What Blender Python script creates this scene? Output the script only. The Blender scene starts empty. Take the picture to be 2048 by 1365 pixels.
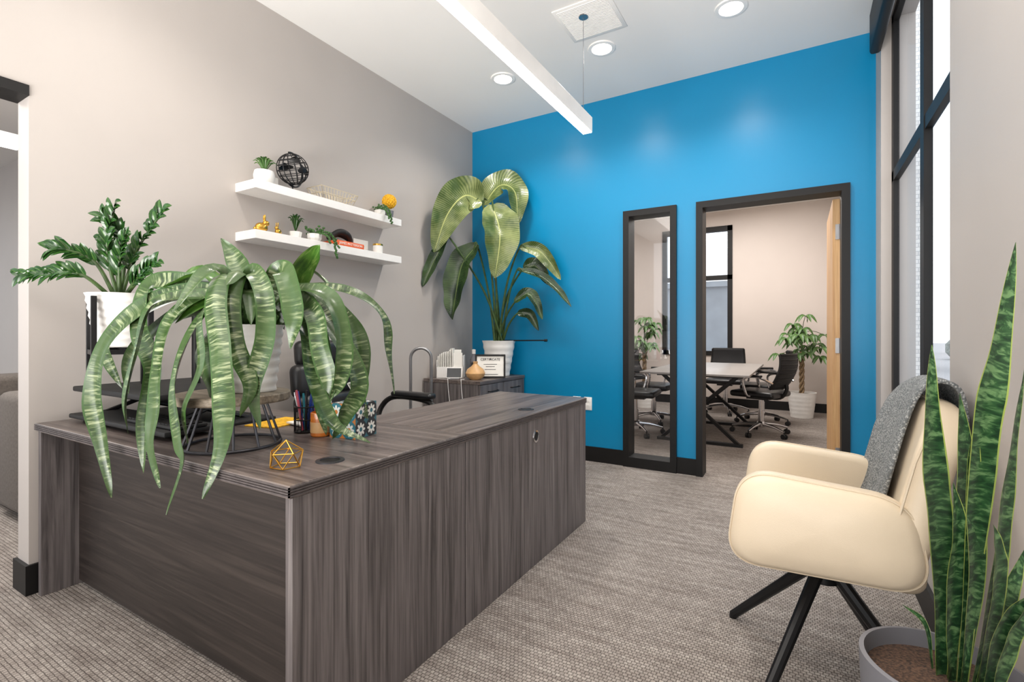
import bpy, bmesh, math, random
from mathutils import Vector, Matrix
random.seed(7)
V=Vector
scene=bpy.context.scene
COL=scene.collection
def lin(c):
    r=[]
    for x in c:
        x=x/255.0
        r.append(x/12.92 if x<=.04045 else ((x+.055)/1.055)**2.4)
    return (r[0],r[1],r[2],1.0)
# ---------------------------------------------------------------- materials
class NT:
    def __init__(s,name):
        s.m=bpy.data.materials.new(name); s.m.use_nodes=True
        s.t=s.m.node_tree; s.b=s.t.nodes['Principled BSDF']; s.out=s.t.nodes['Material Output']
    def n(s,k,**kw):
        nd=s.t.nodes.new(k)
        for a,v in kw.items():
            if a in nd.inputs: nd.inputs[a].default_value=v
            else: setattr(nd,a,v)
        return nd
    def l(s,a,b): s.t.links.new(a,b)
    def coord(s,out='Object',scale=(1,1,1),rot=(0,0,0)):
        tc=s.n('ShaderNodeTexCoord'); mp=s.n('ShaderNodeMapping')
        mp.inputs['Scale'].default_value=scale; mp.inputs['Rotation'].default_value=rot
        s.l(tc.outputs[out],mp.inputs['Vector']); return mp.outputs['Vector']
    def noise(s,vec,scale=5,detail=3,rough=.5,dist=0):
        nd=s.n('ShaderNodeTexNoise'); nd.inputs['Scale'].default_value=scale
        nd.inputs['Detail'].default_value=detail; nd.inputs['Roughness'].default_value=rough
        nd.inputs['Distortion'].default_value=dist
        s.l(vec,nd.inputs['Vector']); return nd.outputs['Fac']
    def ramp(s,fac,stops):
        r=s.n('ShaderNodeValToRGB'); e=r.color_ramp.elements
        while len(e)<len(stops): e.new(.5)
        for i,(p,c) in enumerate(stops):
            e[i].position=p; e[i].color=lin(c)
        s.l(fac,r.inputs['Fac']); return r.outputs['Color']
    def mix(s,f,a,b,mode='MIX'):
        m=s.n('ShaderNodeMix'); m.data_type='RGBA'; m.blend_type=mode
        for i,v in ((0,f),(6,a),(7,b)):
            if hasattr(v,'is_output') : s.l(v,m.inputs[i])
            else: m.inputs[i].default_value=v
        return m.outputs[2]
    def bump(s,h,strength=.3,dist=.01):
        b=s.n('ShaderNodeBump'); b.inputs['Strength'].default_value=strength; b.inputs['Distance'].default_value=dist
        s.l(h,b.inputs['Height']); s.l(b.outputs['Normal'],s.b.inputs['Normal'])
    def math(s,op,a,b=0):
        m=s.n('ShaderNodeMath'); m.operation=op
        for i,v in ((0,a),(1,b)):
            if hasattr(v,'is_output'): s.l(v,m.inputs[i])
            else: m.inputs[i].default_value=v
        return m.outputs[0]
def simple(name,c,rough=.5,metal=0,var=.06,scale=12,bump=0,bscale=200,coat=0,spec=None):
    t=NT(name); v=t.coord()
    n=t.noise(v,scale,3)
    d=tuple(max(0,x*(1-var)) for x in c); e=tuple(min(255,x*(1+var)) for x in c)
    t.l(t.ramp(n,[(.3,d),(.7,e)]),t.b.inputs['Base Color'])
    t.b.inputs['Roughness'].default_value=rough; t.b.inputs['Metallic'].default_value=metal
    t.b.inputs['Coat Weight'].default_value=coat
    if spec is not None: t.b.inputs['Specular IOR Level'].default_value=spec
    if bump: t.bump(t.noise(v,bscale,2),bump,.003)
    return t.m
def emis(name,c,st):
    t=NT(name); t.b.inputs['Base Color'].default_value=lin(c)
    t.b.inputs['Emission Color'].default_value=lin(c); t.b.inputs['Emission Strength'].default_value=st
    return t.m
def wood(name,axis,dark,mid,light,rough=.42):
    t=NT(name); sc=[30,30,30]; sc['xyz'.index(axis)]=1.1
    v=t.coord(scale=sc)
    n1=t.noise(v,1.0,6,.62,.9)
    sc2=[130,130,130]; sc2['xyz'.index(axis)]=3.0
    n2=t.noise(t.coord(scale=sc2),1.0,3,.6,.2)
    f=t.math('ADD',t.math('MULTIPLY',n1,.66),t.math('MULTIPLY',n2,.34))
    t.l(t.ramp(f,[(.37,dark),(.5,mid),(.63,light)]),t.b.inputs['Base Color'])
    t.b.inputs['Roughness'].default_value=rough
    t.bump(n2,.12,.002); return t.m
def glassmat(name,tint=(.97,.985,1),refl=.06):
    t=NT(name); t.t.nodes.remove(t.b)
    tr=t.n('ShaderNodeBsdfTransparent'); tr.inputs['Color'].default_value=(*tint,1)
    gl=t.n('ShaderNodeBsdfGlossy'); gl.inputs['Roughness'].default_value=.02
    mx=t.n('ShaderNodeMixShader'); mx.inputs[0].default_value=refl
    t.l(tr.outputs[0],mx.inputs[1]); t.l(gl.outputs[0],mx.inputs[2]); t.l(mx.outputs[0],t.out.inputs['Surface'])
    return t.m
def carpetmat():
    t=NT('carpet_loop')
    v=t.coord(scale=(56,56,56))
    br=t.n('ShaderNodeTexBrick'); br.offset=.5
    br.inputs['Scale'].default_value=1.0; br.inputs['Brick Width'].default_value=.9; br.inputs['Row Height'].default_value=.8
    br.inputs['Mortar Size'].default_value=.13; br.inputs['Mortar Smooth'].default_value=1.0
    br.inputs['Color1'].default_value=lin((200,193,187)); br.inputs['Color2'].default_value=lin((172,165,160)); br.inputs['Mortar'].default_value=lin((108,101,97))
    wn=t.n('ShaderNodeTexNoise'); wn.inputs['Scale'].default_value=.9; t.l(v,wn.inputs['Vector'])
    wa=t.n('ShaderNodeVectorMath'); wa.operation='MULTIPLY_ADD'; wa.inputs[1].default_value=(.6,.35,0)
    t.l(wn.outputs['Color'],wa.inputs[0]); t.l(v,wa.inputs[2])
    t.l(wa.outputs[0],br.inputs['Vector'])
    n1=t.noise(t.coord(scale=(3.5,24,1)),1,4,.6)
    c=t.mix(.7,br.outputs['Color'],t.ramp(n1,[(.34,(196,188,183)),(.66,(255,253,250))]),'MULTIPLY')
    n2=t.noise(t.coord(),230,2,.7)
    c=t.mix(.7,c,t.ramp(n2,[(.3,(160,157,154)),(.7,(255,255,255))]),'MULTIPLY')
    t.l(c,t.b.inputs['Base Color']); t.b.inputs['Roughness'].default_value=.95
    t.b.inputs['Specular IOR Level'].default_value=.15
    h=t.math('ADD',t.math('MULTIPLY',br.outputs['Fac'],-1),n2)
    t.bump(h,.5,.006); return t.m
def leafmat(name,base,dark,pale,sx,sy,lo=.42,hi=.6,rough=.35,edge=None,mid=None,blotch=0,detail=4,dist=.8,ew=.44):
    t=NT(name); v=t.coord('UV',(sx,sy,1))
    n=t.noise(v,1,detail,.6,dist)
    c=t.ramp(n,[(lo,dark),((lo+hi)/2,base),(hi,pale)])
    if blotch:
        b=t.noise(t.coord('Object',(7,7,7)),1,1)
        c=t.mix(t.ramp(b,[(.38,(60,60,60)),(.60,(255,255,255))]),lin(base),c)
    sep=t.n('ShaderNodeSeparateXYZ'); t.l(t.coord('UV'),sep.inputs[0])
    d=t.math('ABSOLUTE',t.math('SUBTRACT',sep.outputs[0],.5))
    if edge:
        f=t.math('GREATER_THAN',d,ew); c=t.mix(f,c,lin(edge))
    if mid:
        f=t.math('LESS_THAN',d,.022); c=t.mix(f,c,lin(mid))
    t.l(c,t.b.inputs['Base Color']); t.b.inputs['Roughness'].default_value=rough
    t.bump(n,.12,.003); return t.m
def veinleaf(name,base,pale,mid,rough=.25):
    t=NT(name); sep=t.n('ShaderNodeSeparateXYZ'); t.l(t.coord('UV'),sep.inputs[0])
    d=t.math('ABSOLUTE',t.math('SUBTRACT',sep.outputs[0],.5))
    ph=t.math('ADD',t.math('MULTIPLY',sep.outputs[1],420),t.math('MULTIPLY',d,-30))
    w=t.math('SINE',ph)
    w2=t.math('ADD',t.math('MULTIPLY',w,.5),.5)
    n=t.noise(t.coord('Object'),6,3)
    f=t.math('ADD',t.math('MULTIPLY',w2,.14),t.math('MULTIPLY',n,.86))
    c=t.ramp(f,[(.38,base),(.64,pale)])
    c=t.mix(t.math('LESS_THAN',d,.016),c,lin(mid))
    t.l(c,t.b.inputs['Base Color']); t.b.inputs['Roughness'].default_value=rough
    t.bump(w2,.18,.003); return t.m
def weave(name,c1,c2,s=220,rough=.9):
    t=NT(name); ch=t.n('ShaderNodeTexVoronoi'); ch.inputs['Scale'].default_value=s
    t.l(t.coord(),ch.inputs['Vector'])
    t.l(t.ramp(ch.outputs['Distance'],[(.15,c1),(.6,c2)]),t.b.inputs['Base Color'])
    t.b.inputs['Roughness'].default_value=rough; t.bump(ch.outputs['Distance'],.6,.004); return t.m
def tilemat(name,c1,c2,c3,k=2):
    # printed rosette tile pattern (tissue box card)
    t=NT(name); v=t.coord('UV',(k,k,1))
    fr=t.n('ShaderNodeVectorMath'); fr.operation='FRACTION'; t.l(v,fr.inputs[0])
    sb=t.n('ShaderNodeVectorMath'); sb.operation='SUBTRACT'; sb.inputs[1].default_value=(.5,.5,0); t.l(fr.outputs[0],sb.inputs[0])
    sep=t.n('ShaderNodeSeparateXYZ'); t.l(sb.outputs[0],sep.inputs[0])
    ang=t.math('ARCTAN2',sep.outputs[1],sep.outputs[0])
    ln=t.n('ShaderNodeVectorMath'); ln.operation='LENGTH'; t.l(sb.outputs[0],ln.inputs[0])
    pet=t.math('ABSOLUTE',t.math('COSINE',t.math('MULTIPLY',ang,4)))
    rr=t.math('ADD',t.math('MULTIPLY',pet,.2),.2)
    inn=t.math('LESS_THAN',ln.outputs['Value'],rr)
    core=t.math('LESS_THAN',ln.outputs['Value'],.13)
    c=t.mix(inn,lin(c1),lin(c2)); c=t.mix(core,c,lin(c3))
    rim=t.math('GREATER_THAN',ln.outputs['Value'],.55); c=t.mix(rim,c,lin(c3))
    t.l(c,t.b.inputs['Base Color']); t.b.inputs['Roughness'].default_value=.5; return t.m
def brickmat():
    t=NT('pale_brick'); br=t.n('ShaderNodeTexBrick'); br.inputs['Scale'].default_value=7
    br.inputs['Color1'].default_value=lin((250,249,246)); br.inputs['Color2'].default_value=lin((236,234,230)); br.inputs['Mortar'].default_value=lin((205,205,205))
    t.l(t.coord(rot=(math.pi/2,0,0)),br.inputs['Vector']); t.l(br.outputs['Color'],t.b.inputs['Base Color'])
    t.b.inputs['Roughness'].default_value=.9; return t.m
MT={}
MT['wall']=simple('wall_paint_gray',(184,177,172),.55,var=.015,scale=1.5,bump=.05)
MT['blue']=simple('wall_paint_blue',(0,128,176),.32,var=.01,scale=1.2,bump=.04,bscale=350)
MT['beige']=simple('wall_paint_beige',(206,196,189),.6,var=.012,scale=1.5)
MT['ceil']=simple('ceiling_paint',(236,234,231),.8,var=.01,scale=1)
MT['carpet']=carpetmat()
MT['black']=simple('black_paint',(22,21,21),.5,var=.05,spec=.3)
MT['blackm']=simple('black_metal',(22,22,24),.42,metal=.3,var=.05)
MT['blackrub']=simple('black_rubber',(18,18,19),.65,var=.05)
MT['white']=simple('white_lacquer',(238,236,233),.4,var=.01)
MT['ceramic']=simple('white_ceramic',(236,234,230),.35,var=.015)
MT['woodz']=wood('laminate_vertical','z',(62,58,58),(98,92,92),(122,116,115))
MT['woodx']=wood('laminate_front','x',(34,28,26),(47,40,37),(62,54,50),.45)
MT['topx']=wood('laminate_top_long','x',(66,57,55),(96,86,82),(122,111,106),.32)
MT['topy']=wood('laminate_top_return','y',(66,57,55),(96,86,82),(122,111,106),.32)
MT['edge']=simple('laminate_edge',(80,74,74),.4,var=.1,scale=40)
MT['chrome']=simple('chrome',(210,210,212),.15,metal=1,var=.02)
MT['gray_m']=simple('brushed_metal',(150,150,152),.35,metal=.9,var=.04)
MT['stand']=simple('gunmetal_wire',(70,70,74),.4,metal=.8,var=.05)
MT['gold']=simple('gold_metal',(212,165,75),.22,metal=1,var=.03)
MT['goldw']=simple('brass_wire',(224,210,180),.35,metal=.3,var=.03)
MT['cream']=simple('cream_leather',(212,196,172),.42,var=.02,scale=3,bump=.12,bscale=420)
MT['piping']=simple('cream_piping',(202,186,162),.5,var=.02)
MT['leather']=simple('black_leather',(22,22,24),.35,var=.08,bump=.15,bscale=300)
MT['meshb']=weave('black_mesh_fabric',(40,40,44),(12,12,14),260,.7)
MT['throw']=weave('gray_knit',(166,168,167),(98,102,104),170)
MT['sofa']=simple('sofa_fabric',(106,99,93),.9,var=.08,scale=60,bump=.3,bscale=400)
MT['soil']=simple('soil',(62,46,36),.95,var=.5,scale=160,bump=1,bscale=180)
MT['graypot']=simple('gray_pot',(112,112,118),.55,var=.02)
MT['wooddisc']=wood('stand_disc_wood','x',(92,82,70),(128,116,100),(156,144,126),.6)
MT['doorwood']=wood('door_edge_wood','z',(176,130,84),(198,156,106),(212,174,126),.45)
MT['ltable']=simple('table_top_gray',(138,134,131),.35,var=.02)
MT['strap']=leafmat('strap_leaf',(60,84,44),(34,54,30),(152,162,126),.9,95,.36,.66,.28,edge=(54,84,38),blotch=1,detail=3,dist=.35,ew=.42)
MT['strapg']=leafmat('strap_leaf_green',(70,110,38),(46,82,30),(112,140,70),4,14,.35,.68,.3)
MT['snake']=leafmat('snake_leaf',(44,80,46),(26,52,32),(98,132,86),1.4,66,.38,.64,.3,edge=(150,166,84),detail=3,dist=.6,ew=.45)
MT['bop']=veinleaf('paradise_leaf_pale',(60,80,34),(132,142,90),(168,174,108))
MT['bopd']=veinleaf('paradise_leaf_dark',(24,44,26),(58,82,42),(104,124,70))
MT['zz']=leafmat('glossy_leaf',(34,72,30),(20,48,22),(70,110,46),6,8,.3,.72,.2,mid=(98,134,60))
MT['money']=leafmat('tree_leaf',(68,106,50),(38,76,36),(116,146,80),6,8,.3,.72,.35,mid=(134,154,88))
MT['stem']=simple('green_stem',(58,80,38),.45,var=.2,scale=30)
MT['bark']=simple('bark',(126,106,80),.8,var=.25,scale=60,bump=.5,bscale=120)
MT['paper']=simple('paper',(238,236,230),.7,var=.01)
MT['print']=simple('printed_ink',(40,42,50),.6,var=.05)
MT['teal']=simple('teal_ink',(40,130,140),.6,var=.05)
MT['amber']=simple('amber_wax',(196,110,34),.25,var=.12,scale=30,coat=.6)
MT['orange']=simple('orange_cover',(226,98,48),.5,var=.03)
MT['yellow']=simple('yellow_flower',(232,170,28),.7,var=.15,scale=90,bump=.8,bscale=90)
MT['pink']=simple('pink_plastic',(206,92,110),.5,var=.05)
MT['bluep']=simple('blue_plastic',(32,66,150),.35,var=.08)
MT['tan']=simple('tan_wood_vase',(204,160,108),.4,var=.08,scale=14)
MT['red']=leafmat('red_leaf',(170,60,50),(110,30,50),(220,170,80),4,14)
MT['tileA']=tilemat('tile_teal',(40,112,128),(222,226,220),(196,120,50),2)
MT['tileB']=tilemat('tile_mono',(44,46,50),(226,226,220),(60,110,122),2)
MT['glass']=glassmat('clear_glass')
MT['glow']=emis('led_diffuser',(255,252,246),6)
MT['glowd']=emis('downlight_lens',(255,246,232),14)
MT['brick']=brickmat()
MT['ground']=simple('asphalt',(180,180,182),.9,var=.15,scale=30)
MT['hedge']=simple('shrub_green',(130,138,134),.9,var=.3,scale=8)
MT['bldg']=simple('distant_building_stucco',(150,158,166),.8,var=.04,scale=2)
MT['screen']=simple('screen_dark',(30,34,40),.15,var=.1)
# ---------------------------------------------------------------- mesh builder
def cat(pts,n=6):
    P=[V(p) for p in pts]; out=[]
    Q=[P[0]*2-P[1]]+P+[P[-1]*2-P[-2]]
    for i in range(1,len(Q)-2):
        a,b,c,d=Q[i-1],Q[i],Q[i+1],Q[i+2]
        for k in range(n):
            t=k/n
            out.append(.5*((2*b)+(c-a)*t+(2*a-5*b+4*c-d)*t*t+(3*b-a-3*c+d)*t**3))
    out.append(P[-1]); return out
class M:
    def __init__(s):
        s.bm=bmesh.new(); s.uv=s.bm.loops.layers.uv.new('UVMap')
    def box(s,x0,x1,y0,y1,z0,z1,m=0,bev=0,seg=2,mat=None):
        r=bmesh.ops.create_cube(s.bm,size=1)
        vs=r['verts']
        for v in vs: v.co=V(((x0+x1)/2+v.co.x*(x1-x0),(y0+y1)/2+v.co.y*(y1-y0),(z0+z1)/2+v.co.z*(z1-z0)))
        fs=set(f for v in vs for f in v.link_faces)
        for f in fs:
            f.material_index=m
            for i,l in enumerate(f.loops): l[s.uv].uv=((0,0),(1,0),(1,1),(0,1))[i]
        if bev:
            es=set(e for v in vs for e in v.link_edges)
            rr=bmesh.ops.bevel(s.bm,geom=list(es),offset=bev,segments=seg,profile=.5,affect='EDGES')
            vs=list(set(rr['verts'])|set(v for v in vs if v.is_valid))
            for f in rr['faces']: f.material_index=m
        if mat is not None:
            allv=set(v for v in vs if v.is_valid)
            for v in allv: v.co=mat@v.co
        return s
    def ring(s,c,a,b,r,n):
        return [s.bm.verts.new(c+a*(r*math.cos(2*math.pi*i/n))+b*(r*math.sin(2*math.pi*i/n))) for i in range(n)]
    def tube(s,pts,r,n=8,m=0,closed=False,cap=True):
        P=[V(p) for p in pts]; N=len(P)
        R=r if isinstance(r,(list,tuple)) else [r]*N
        def tan(i):
            if closed: return (P[(i+1)%N]-P[i-1]).normalized()
            return (P[min(i+1,N-1)]-P[max(i-1,0)]).normalized()
        t=tan(0); a=t.orthogonal().normalized(); rings=[]
        for i in range(N):
            t=tan(i); a=(a-t*a.dot(t))
            a=a.normalized() if a.length>1e-6 else t.orthogonal().normalized()
            b=t.cross(a); rings.append(s.ring(P[i],a,b,R[i],n))
        K=N if closed else N-1
        for i in range(K):
            A=rings[i]; B=rings[(i+1)%N]
            for j in range(n):
                f=s.bm.faces.new((A[j],A[(j+1)%n],B[(j+1)%n],B[j])); f.material_index=m
        if cap and not closed:
            f=s.bm.faces.new(rings[0][::-1]); f.material_index=m
            f=s.bm.faces.new(rings[-1]); f.material_index=m
        return s
    def cyl(s,p0,p1,r0,r1=None,n=24,m=0):
        return s.tube([p0,p1],[r0,r0 if r1 is None else r1],n,m)
    def lathe(s,prof,c=(0,0,0),n=32,m=0):
        c=V(c); rings=[]
        for r,z in prof:
            if r<1e-5: rings.append([s.bm.verts.new(c+V((0,0,z)))])
            else: rings.append([s.bm.verts.new(c+V((r*math.cos(2*math.pi*i/n),r*math.sin(2*math.pi*i/n),z))) for i in range(n)])
        for A,B in zip(rings,rings[1:]):
            for j in range(n):
                k=(j+1)%n
                if len(A)==1 and len(B)==1: break
                if len(A)==1: f=s.bm.faces.new((A[0],B[k],B[j]))
                elif len(B)==1: f=s.bm.faces.new((A[j],A[k],B[0]))
                else: f=s.bm.faces.new((A[j],A[k],B[k],B[j]))
                f.material_index=m
        return s
    def ell(s,c,r,m=0,u=16,v=10,mat=None):
        rr=bmesh.ops.create_uvsphere(s.bm,u_segments=u,v_segments=v,radius=1)
        for x in rr['verts']:
            x.co=V((x.co.x*r[0],x.co.y*r[1],x.co.z*r[2]))
            if mat is not None: x.co=mat@x.co
            x.co+=V(c)
        for f in set(f for x in rr['verts'] for f in x.link_faces): f.material_index=m
        return s
    def poly(s,pts,ext,m=0):
        A=[s.bm.verts.new(V(p)) for p in pts]; B=[s.bm.verts.new(V(p)+V(ext)) for p in pts]
        n=len(A)
        fs=[s.bm.faces.new(A[::-1]),s.bm.faces.new(B)]
        for i in range(n): fs.append(s.bm.faces.new((A[i],A[(i+1)%n],B[(i+1)%n],B[i])))
        for f in fs: f.material_index=m
        return s
    def grid(s,fn,nu,nv,m=0,uvs=(1,1)):
        G=[[s.bm.verts.new(V(fn(i/nu,j/nv))) for j in range(nv+1)] for i in range(nu+1)]
        for i in range(nu):
            for j in range(nv):
                f=s.bm.faces.new((G[i][j],G[i+1][j],G[i+1][j+1],G[i][j+1])); f.material_index=m
                for l,(a,b) in zip(f.loops,((i,j),(i+1,j),(i+1,j+1),(i,j+1))): l[s.uv].uv=(a/nu*uvs[0],b/nv*uvs[1])
        return s
    def ribbon(s,pts,w,hint=(0,-1,0),fold=.18,twist=0,prof='leaf',m=0,n=6,wav=0,tw0=0):
        P=cat(pts,n); N=len(P); L=random.random()*3; rows=[]
        h=V(hint) if not callable(hint) else None; prev=None
        ph=random.random()*6
        for i,p in enumerate(P):
            t=(P[min(i+1,N-1)]-P[max(i-1,0)]).normalized()
            hh=V(hint(p,i/(N-1))) if h is None else h
            sd=t.cross(hh)
            if sd.length<.15 and prev is not None: sd=prev.copy()
            if sd.length<1e-4: sd=t.orthogonal()
            sd.normalize()
            if prev is not None:
                sd=(sd*.6+prev*.4) if sd.dot(prev)>-.2 else prev.copy()
                sd=(sd-t*sd.dot(t)); sd.normalize()
            prev=sd.copy(); s_=i/(N-1)
            a=tw0+twist*s_; nm=sd.cross(t).normalized()
            sd=sd*math.cos(a)+nm*math.sin(a); nm=sd.cross(t).normalized()
            if prof=='leaf': k=(math.sin(math.pi*min(1,.04+s_**.75*.96)))**.7
            elif prof=='strap': k=min(1,.55+s_*1.5)*min(1,((1-s_)*4.0)**.65)
            elif prof=='blade': k=(min(1,.40+s_*1.5))*min(1,((1-s_)*2.4)**.75)
            elif prof=='big': k=(math.sin(math.pi*min(1,.03+.97*s_**.82)))**.62
            k=max(k,.03)
            if i: L+=(P[i]-P[i-1]).length
            row=[]
            for q in (-1,-.5,0,.5,1):
                o=sd*(q*w*.5*k)+nm*(fold*w*abs(q)*k)+nm*(wav*w*math.sin(s_*22+ph+q)*abs(q))
                row.append((s.bm.verts.new(p+o),((q+1)/2,L)))
            rows.append(row)
        for A,B in zip(rows,rows[1:]):
            for j in range(4):
                f=s.bm.faces.new((A[j][0],A[j+1][0],B[j+1][0],B[j][0])); f.material_index=m
                for l,q in zip(f.loops,(A[j],A[j+1],B[j+1],B[j])): l[s.uv].uv=q[1]
        return s
    def done(s,name,mats,parent=None,loc=(0,0,0),rot=(0,0,0),smooth=35,solid=0,sub=0,bev=0,label=None,kind=None,norm=True):
        if norm and not solid: bmesh.ops.recalc_face_normals(s.bm,faces=s.bm.faces)
        me=bpy.data.meshes.new(name); s.bm.to_mesh(me); s.bm.free()
        if not isinstance(mats,(list,tuple)): mats=[mats]
        for m in mats: me.materials.append(MT[m] if isinstance(m,str) else m)
        if smooth:
            me.shade_smooth()
            if smooth<180: me.set_sharp_from_angle(angle=math.radians(smooth))
        o=bpy.data.objects.new(name,me); COL.objects.link(o)
        o.location=loc; o.rotation_euler=rot
        if parent: o.parent=parent
        if bev:
            b=o.modifiers.new('b','BEVEL'); b.width=bev; b.segments=2; b.limit_method='ANGLE'
        if solid:
            q=o.modifiers.new('s','SOLIDIFY'); q.thickness=solid; q.offset=0
        if sub:
            q=o.modifiers.new('sub','SUBSURF'); q.levels=sub; q.render_levels=sub
        if label: o['label']=label
        if kind: o['kind']=kind
        return o
def T(name,label,category,loc=(0,0,0),rz=0,group=None):
    e=bpy.data.objects.new(name,None); COL.objects.link(e); e.empty_display_size=.05
    e.location=loc; e.rotation_euler=(0,0,math.radians(rz))
    e['label']=label; e['category']=category
    if group: e['group']=group
    return e
def tag(o,label,category,group=None):
    o['label']=label; o['category']=category
    if group: o['group']=group
    return o
def struct(o,label,category):
    o['kind']='structure'; o['label']=label; o['category']=category; return o
def dup(o,loc=None,rz=None,parent=None,label=None):
    c=o.copy(); COL.objects.link(c)
    if parent: c.parent=parent; c.matrix_parent_inverse=o.matrix_parent_inverse.copy()
    if loc is not None: c.location=loc
    if rz is not None: c.rotation_euler=(0,0,math.radians(rz))
    if label: c['label']=label
    for ch in [k for k in o.children]: dup(ch,parent=c)
    return c
def text(body,size,mat,parent,loc,rot,name='lettering',ext=.0006):
    cu=bpy.data.curves.new(name,'FONT'); cu.body=body; cu.size=size; cu.extrude=ext; cu.align_x='CENTER'; cu.align_y='CENTER'
    o=bpy.data.objects.new('tmp',cu); COL.objects.link(o)
    dg=bpy.context.evaluated_depsgraph_get(); me=bpy.data.meshes.new_from_object(o.evaluated_get(dg))
    bpy.data.objects.remove(o)
    me.materials.clear(); me.materials.append(MT[mat])
    t=bpy.data.objects.new(name,me); COL.objects.link(t); t.parent=parent; t.location=loc; t.rotation_euler=rot
    return t
RZ=30.4
# ================================================================ ROOM SHELL
XL,XR,YB,H=-2.90,.446,4.14,3.20
def boxes(name,lst,mat,label,category,bev=0):
    m=M()
    for b in lst: m.box(*b)
    return struct(m.done(name,mat,smooth=0,bev=bev),label,category)
boxes('floor',[(-13,.62,-3,8.42,-.06,0)],'carpet','gray textured loop-pile carpet floor','floor')
boxes('ceiling',[(-13,.62,-3,4.26,H,H+.08)],'ceil','smooth pale gray painted ceiling','ceiling')
boxes('ceiling_conference',[(-3.12,.62,4.27,8.42,3.05,3.13)],'ceil','pale ceiling of the conference room','ceiling')
boxes('wall_left',[(XL-.13,XL,.78,YB,0,H),(XL-.13,XL,-.5,.78,2.22,H),(XL-.13,XL,-3,-.5,0,H)],'wall','light gray painted wall with an open doorway','wall')
sx0,sx1,dx0,dx1,dh=-1.31,-.867,-.715,.300,2.185
boxes('wall_back',[(XL-.13,sx0,YB,YB+.11,0,H),(sx0,sx1,YB,YB+.11,dh,H),(sx1,dx0,YB,YB+.11,0,H),(dx0,dx1,YB,YB+.11,dh,H),(dx1,.62,YB,YB+.11,0,H)],'blue','bright blue painted accent wall','wall')
boxes('wall_conference_front',[(-3.1,sx0,YB+.11,YB+.13,0,H),(sx0,sx1,YB+.11,YB+.13,dh,H),(sx1,dx0,YB+.11,YB+.13,0,H),(dx0,dx1,YB+.11,YB+.13,dh,H),(dx1,.62,YB+.11,YB+.13,0,H)],'beige','beige rear side of the accent wall','wall')
wy0,wy1,wz0,wz1=2.226,3.90,.35,3.14
boxes('wall_right',[(XR,.62,wy1,YB,0,H),(XR,.62,-3,wy0,0,H),(XR,.62,wy0,wy1,0,wz0),(XR,.62,wy0,wy1,wz1,H)],'wall','light gray painted wall with a tall window opening','wall')
boxes('wall_conference_far',[(-3.1,-1.97,8.3,8.42,0,3.1),(-.904,.62,8.3,8.42,0,3.1),(-1.97,-.904,8.3,8.42,0,.79),(-1.97,-.904,8.3,8.42,2.82,3.1)],'beige','beige conference room wall with a window','wall')
boxes('wall_conference_side',[(-3.12,-3.0,4.27,8.3,0,3.1)],'beige','beige conference room side wall','wall')
boxes('wall_conference_window_side',[(.50,.62,4.27,8.3,0,3.1)],'beige','beige conference room side wall','wall')
boxes('wall_lounge',[(-13,XL-.13,2.05,2.17,0,H)],'wall','light gray wall of the adjoining lounge','wall')
bh=.13
boxes('baseboard_left',[(XL,XL+.014,.78,YB,0,bh),(XL-.144,XL+.014,.766,.78,0,bh)],'black','black baseboard along the gray wall','baseboard')
boxes('baseboard_back',[(XL,sx0,YB-.014,YB,0,bh),(sx1,dx0,YB-.014,YB,0,bh),(dx1,XR,YB-.014,YB,0,bh)],'black','black baseboard along the blue wall','baseboard')
boxes('baseboard_right',[(XR-.014,XR,-3,YB-.014,0,bh)],'black','black baseboard below the window','baseboard')
boxes('baseboard_conference',[(-3.0,.5,8.286,8.3,0,bh)],'black','black baseboard in the conference room','baseboard')
boxes('trim_1',[(XL-.14,XL+.008,-.5,.78,2.175,2.22)],'black','black metal header of the open doorway','trim')
f=.05
boxes('window_1',[(sx0,sx0+f,YB-.03,YB+.14,0,dh),(sx1-f,sx1,YB-.03,YB+.14,0,dh),(sx0+f,sx1-f,YB-.03,YB+.14,dh-f,dh),(sx0+f,sx1-f,YB-.03,YB+.14,0,.085)],'black','black frame of the narrow interior window','window')
boxes('window_2',[(sx0+f,sx1-f,YB+.05,YB+.056,.085,dh-f)],'glass','clear glass of the narrow interior window','window')
boxes('trim_2',[(dx0,dx0+f,YB-.03,YB+.14,0,dh),(dx1-f,dx1,YB-.03,YB+.14,0,dh),(dx0+f,dx1-f,YB-.03,YB+.14,dh-f,dh)],'black','black metal door frame','trim')
m=M(); m.box(.205,.25,4.29,5.18,.012,2.12,0)
door=m.done('door_1',['doorwood'],smooth=0); struct(door,'light wood door standing open into the conference room','door')
for zz in (1.88,1.05,.25):
    m=M(); m.box(.222,.248,4.283,4.2905,zz-.055,zz+.055); m.cyl((.252,4.283,zz-.055),(.252,4.283,zz+.055),.007,n=10)
    m.done('hinge','gray_m',door,label='brushed metal door hinge')
wx=.50; we=wx+.03
boxes('window_3',[(wx,we,wy0,wy0+.06,wz0,wz1),(wx,we,wy1-.07,wy1,wz0,wz1),(wx-.004,we,2.94,3.02,wz0,wz1),
  (wx,we,wy0,wy1,wz0,wz0+.06),(wx,we,wy0,wy1,wz1-.06,wz1),(wx,we,wy0,wy1,2.09,2.155)],'black','black aluminium window frame with mullion and transom','window')
boxes('window_4',[(wx+.012,wx+.018,wy0,wy1,wz0,wz1)],'glass','window glass looking outdoors','window')
boxes('trim_3',[(XR-.012,wx,wy0,wy1,wz0-.03,wz0)],'white','white window sill','trim')
m=M(); m.box(.385,.4455,2.0,3.90,2.93,3.1995,0,.02,3)
tag(m.done('roller_shade_cassette','black'),'black roller shade cassette above the tall window','window shade')
cx0,cx1,cz0,cz1=-1.97,-.904,.79,2.82
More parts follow.
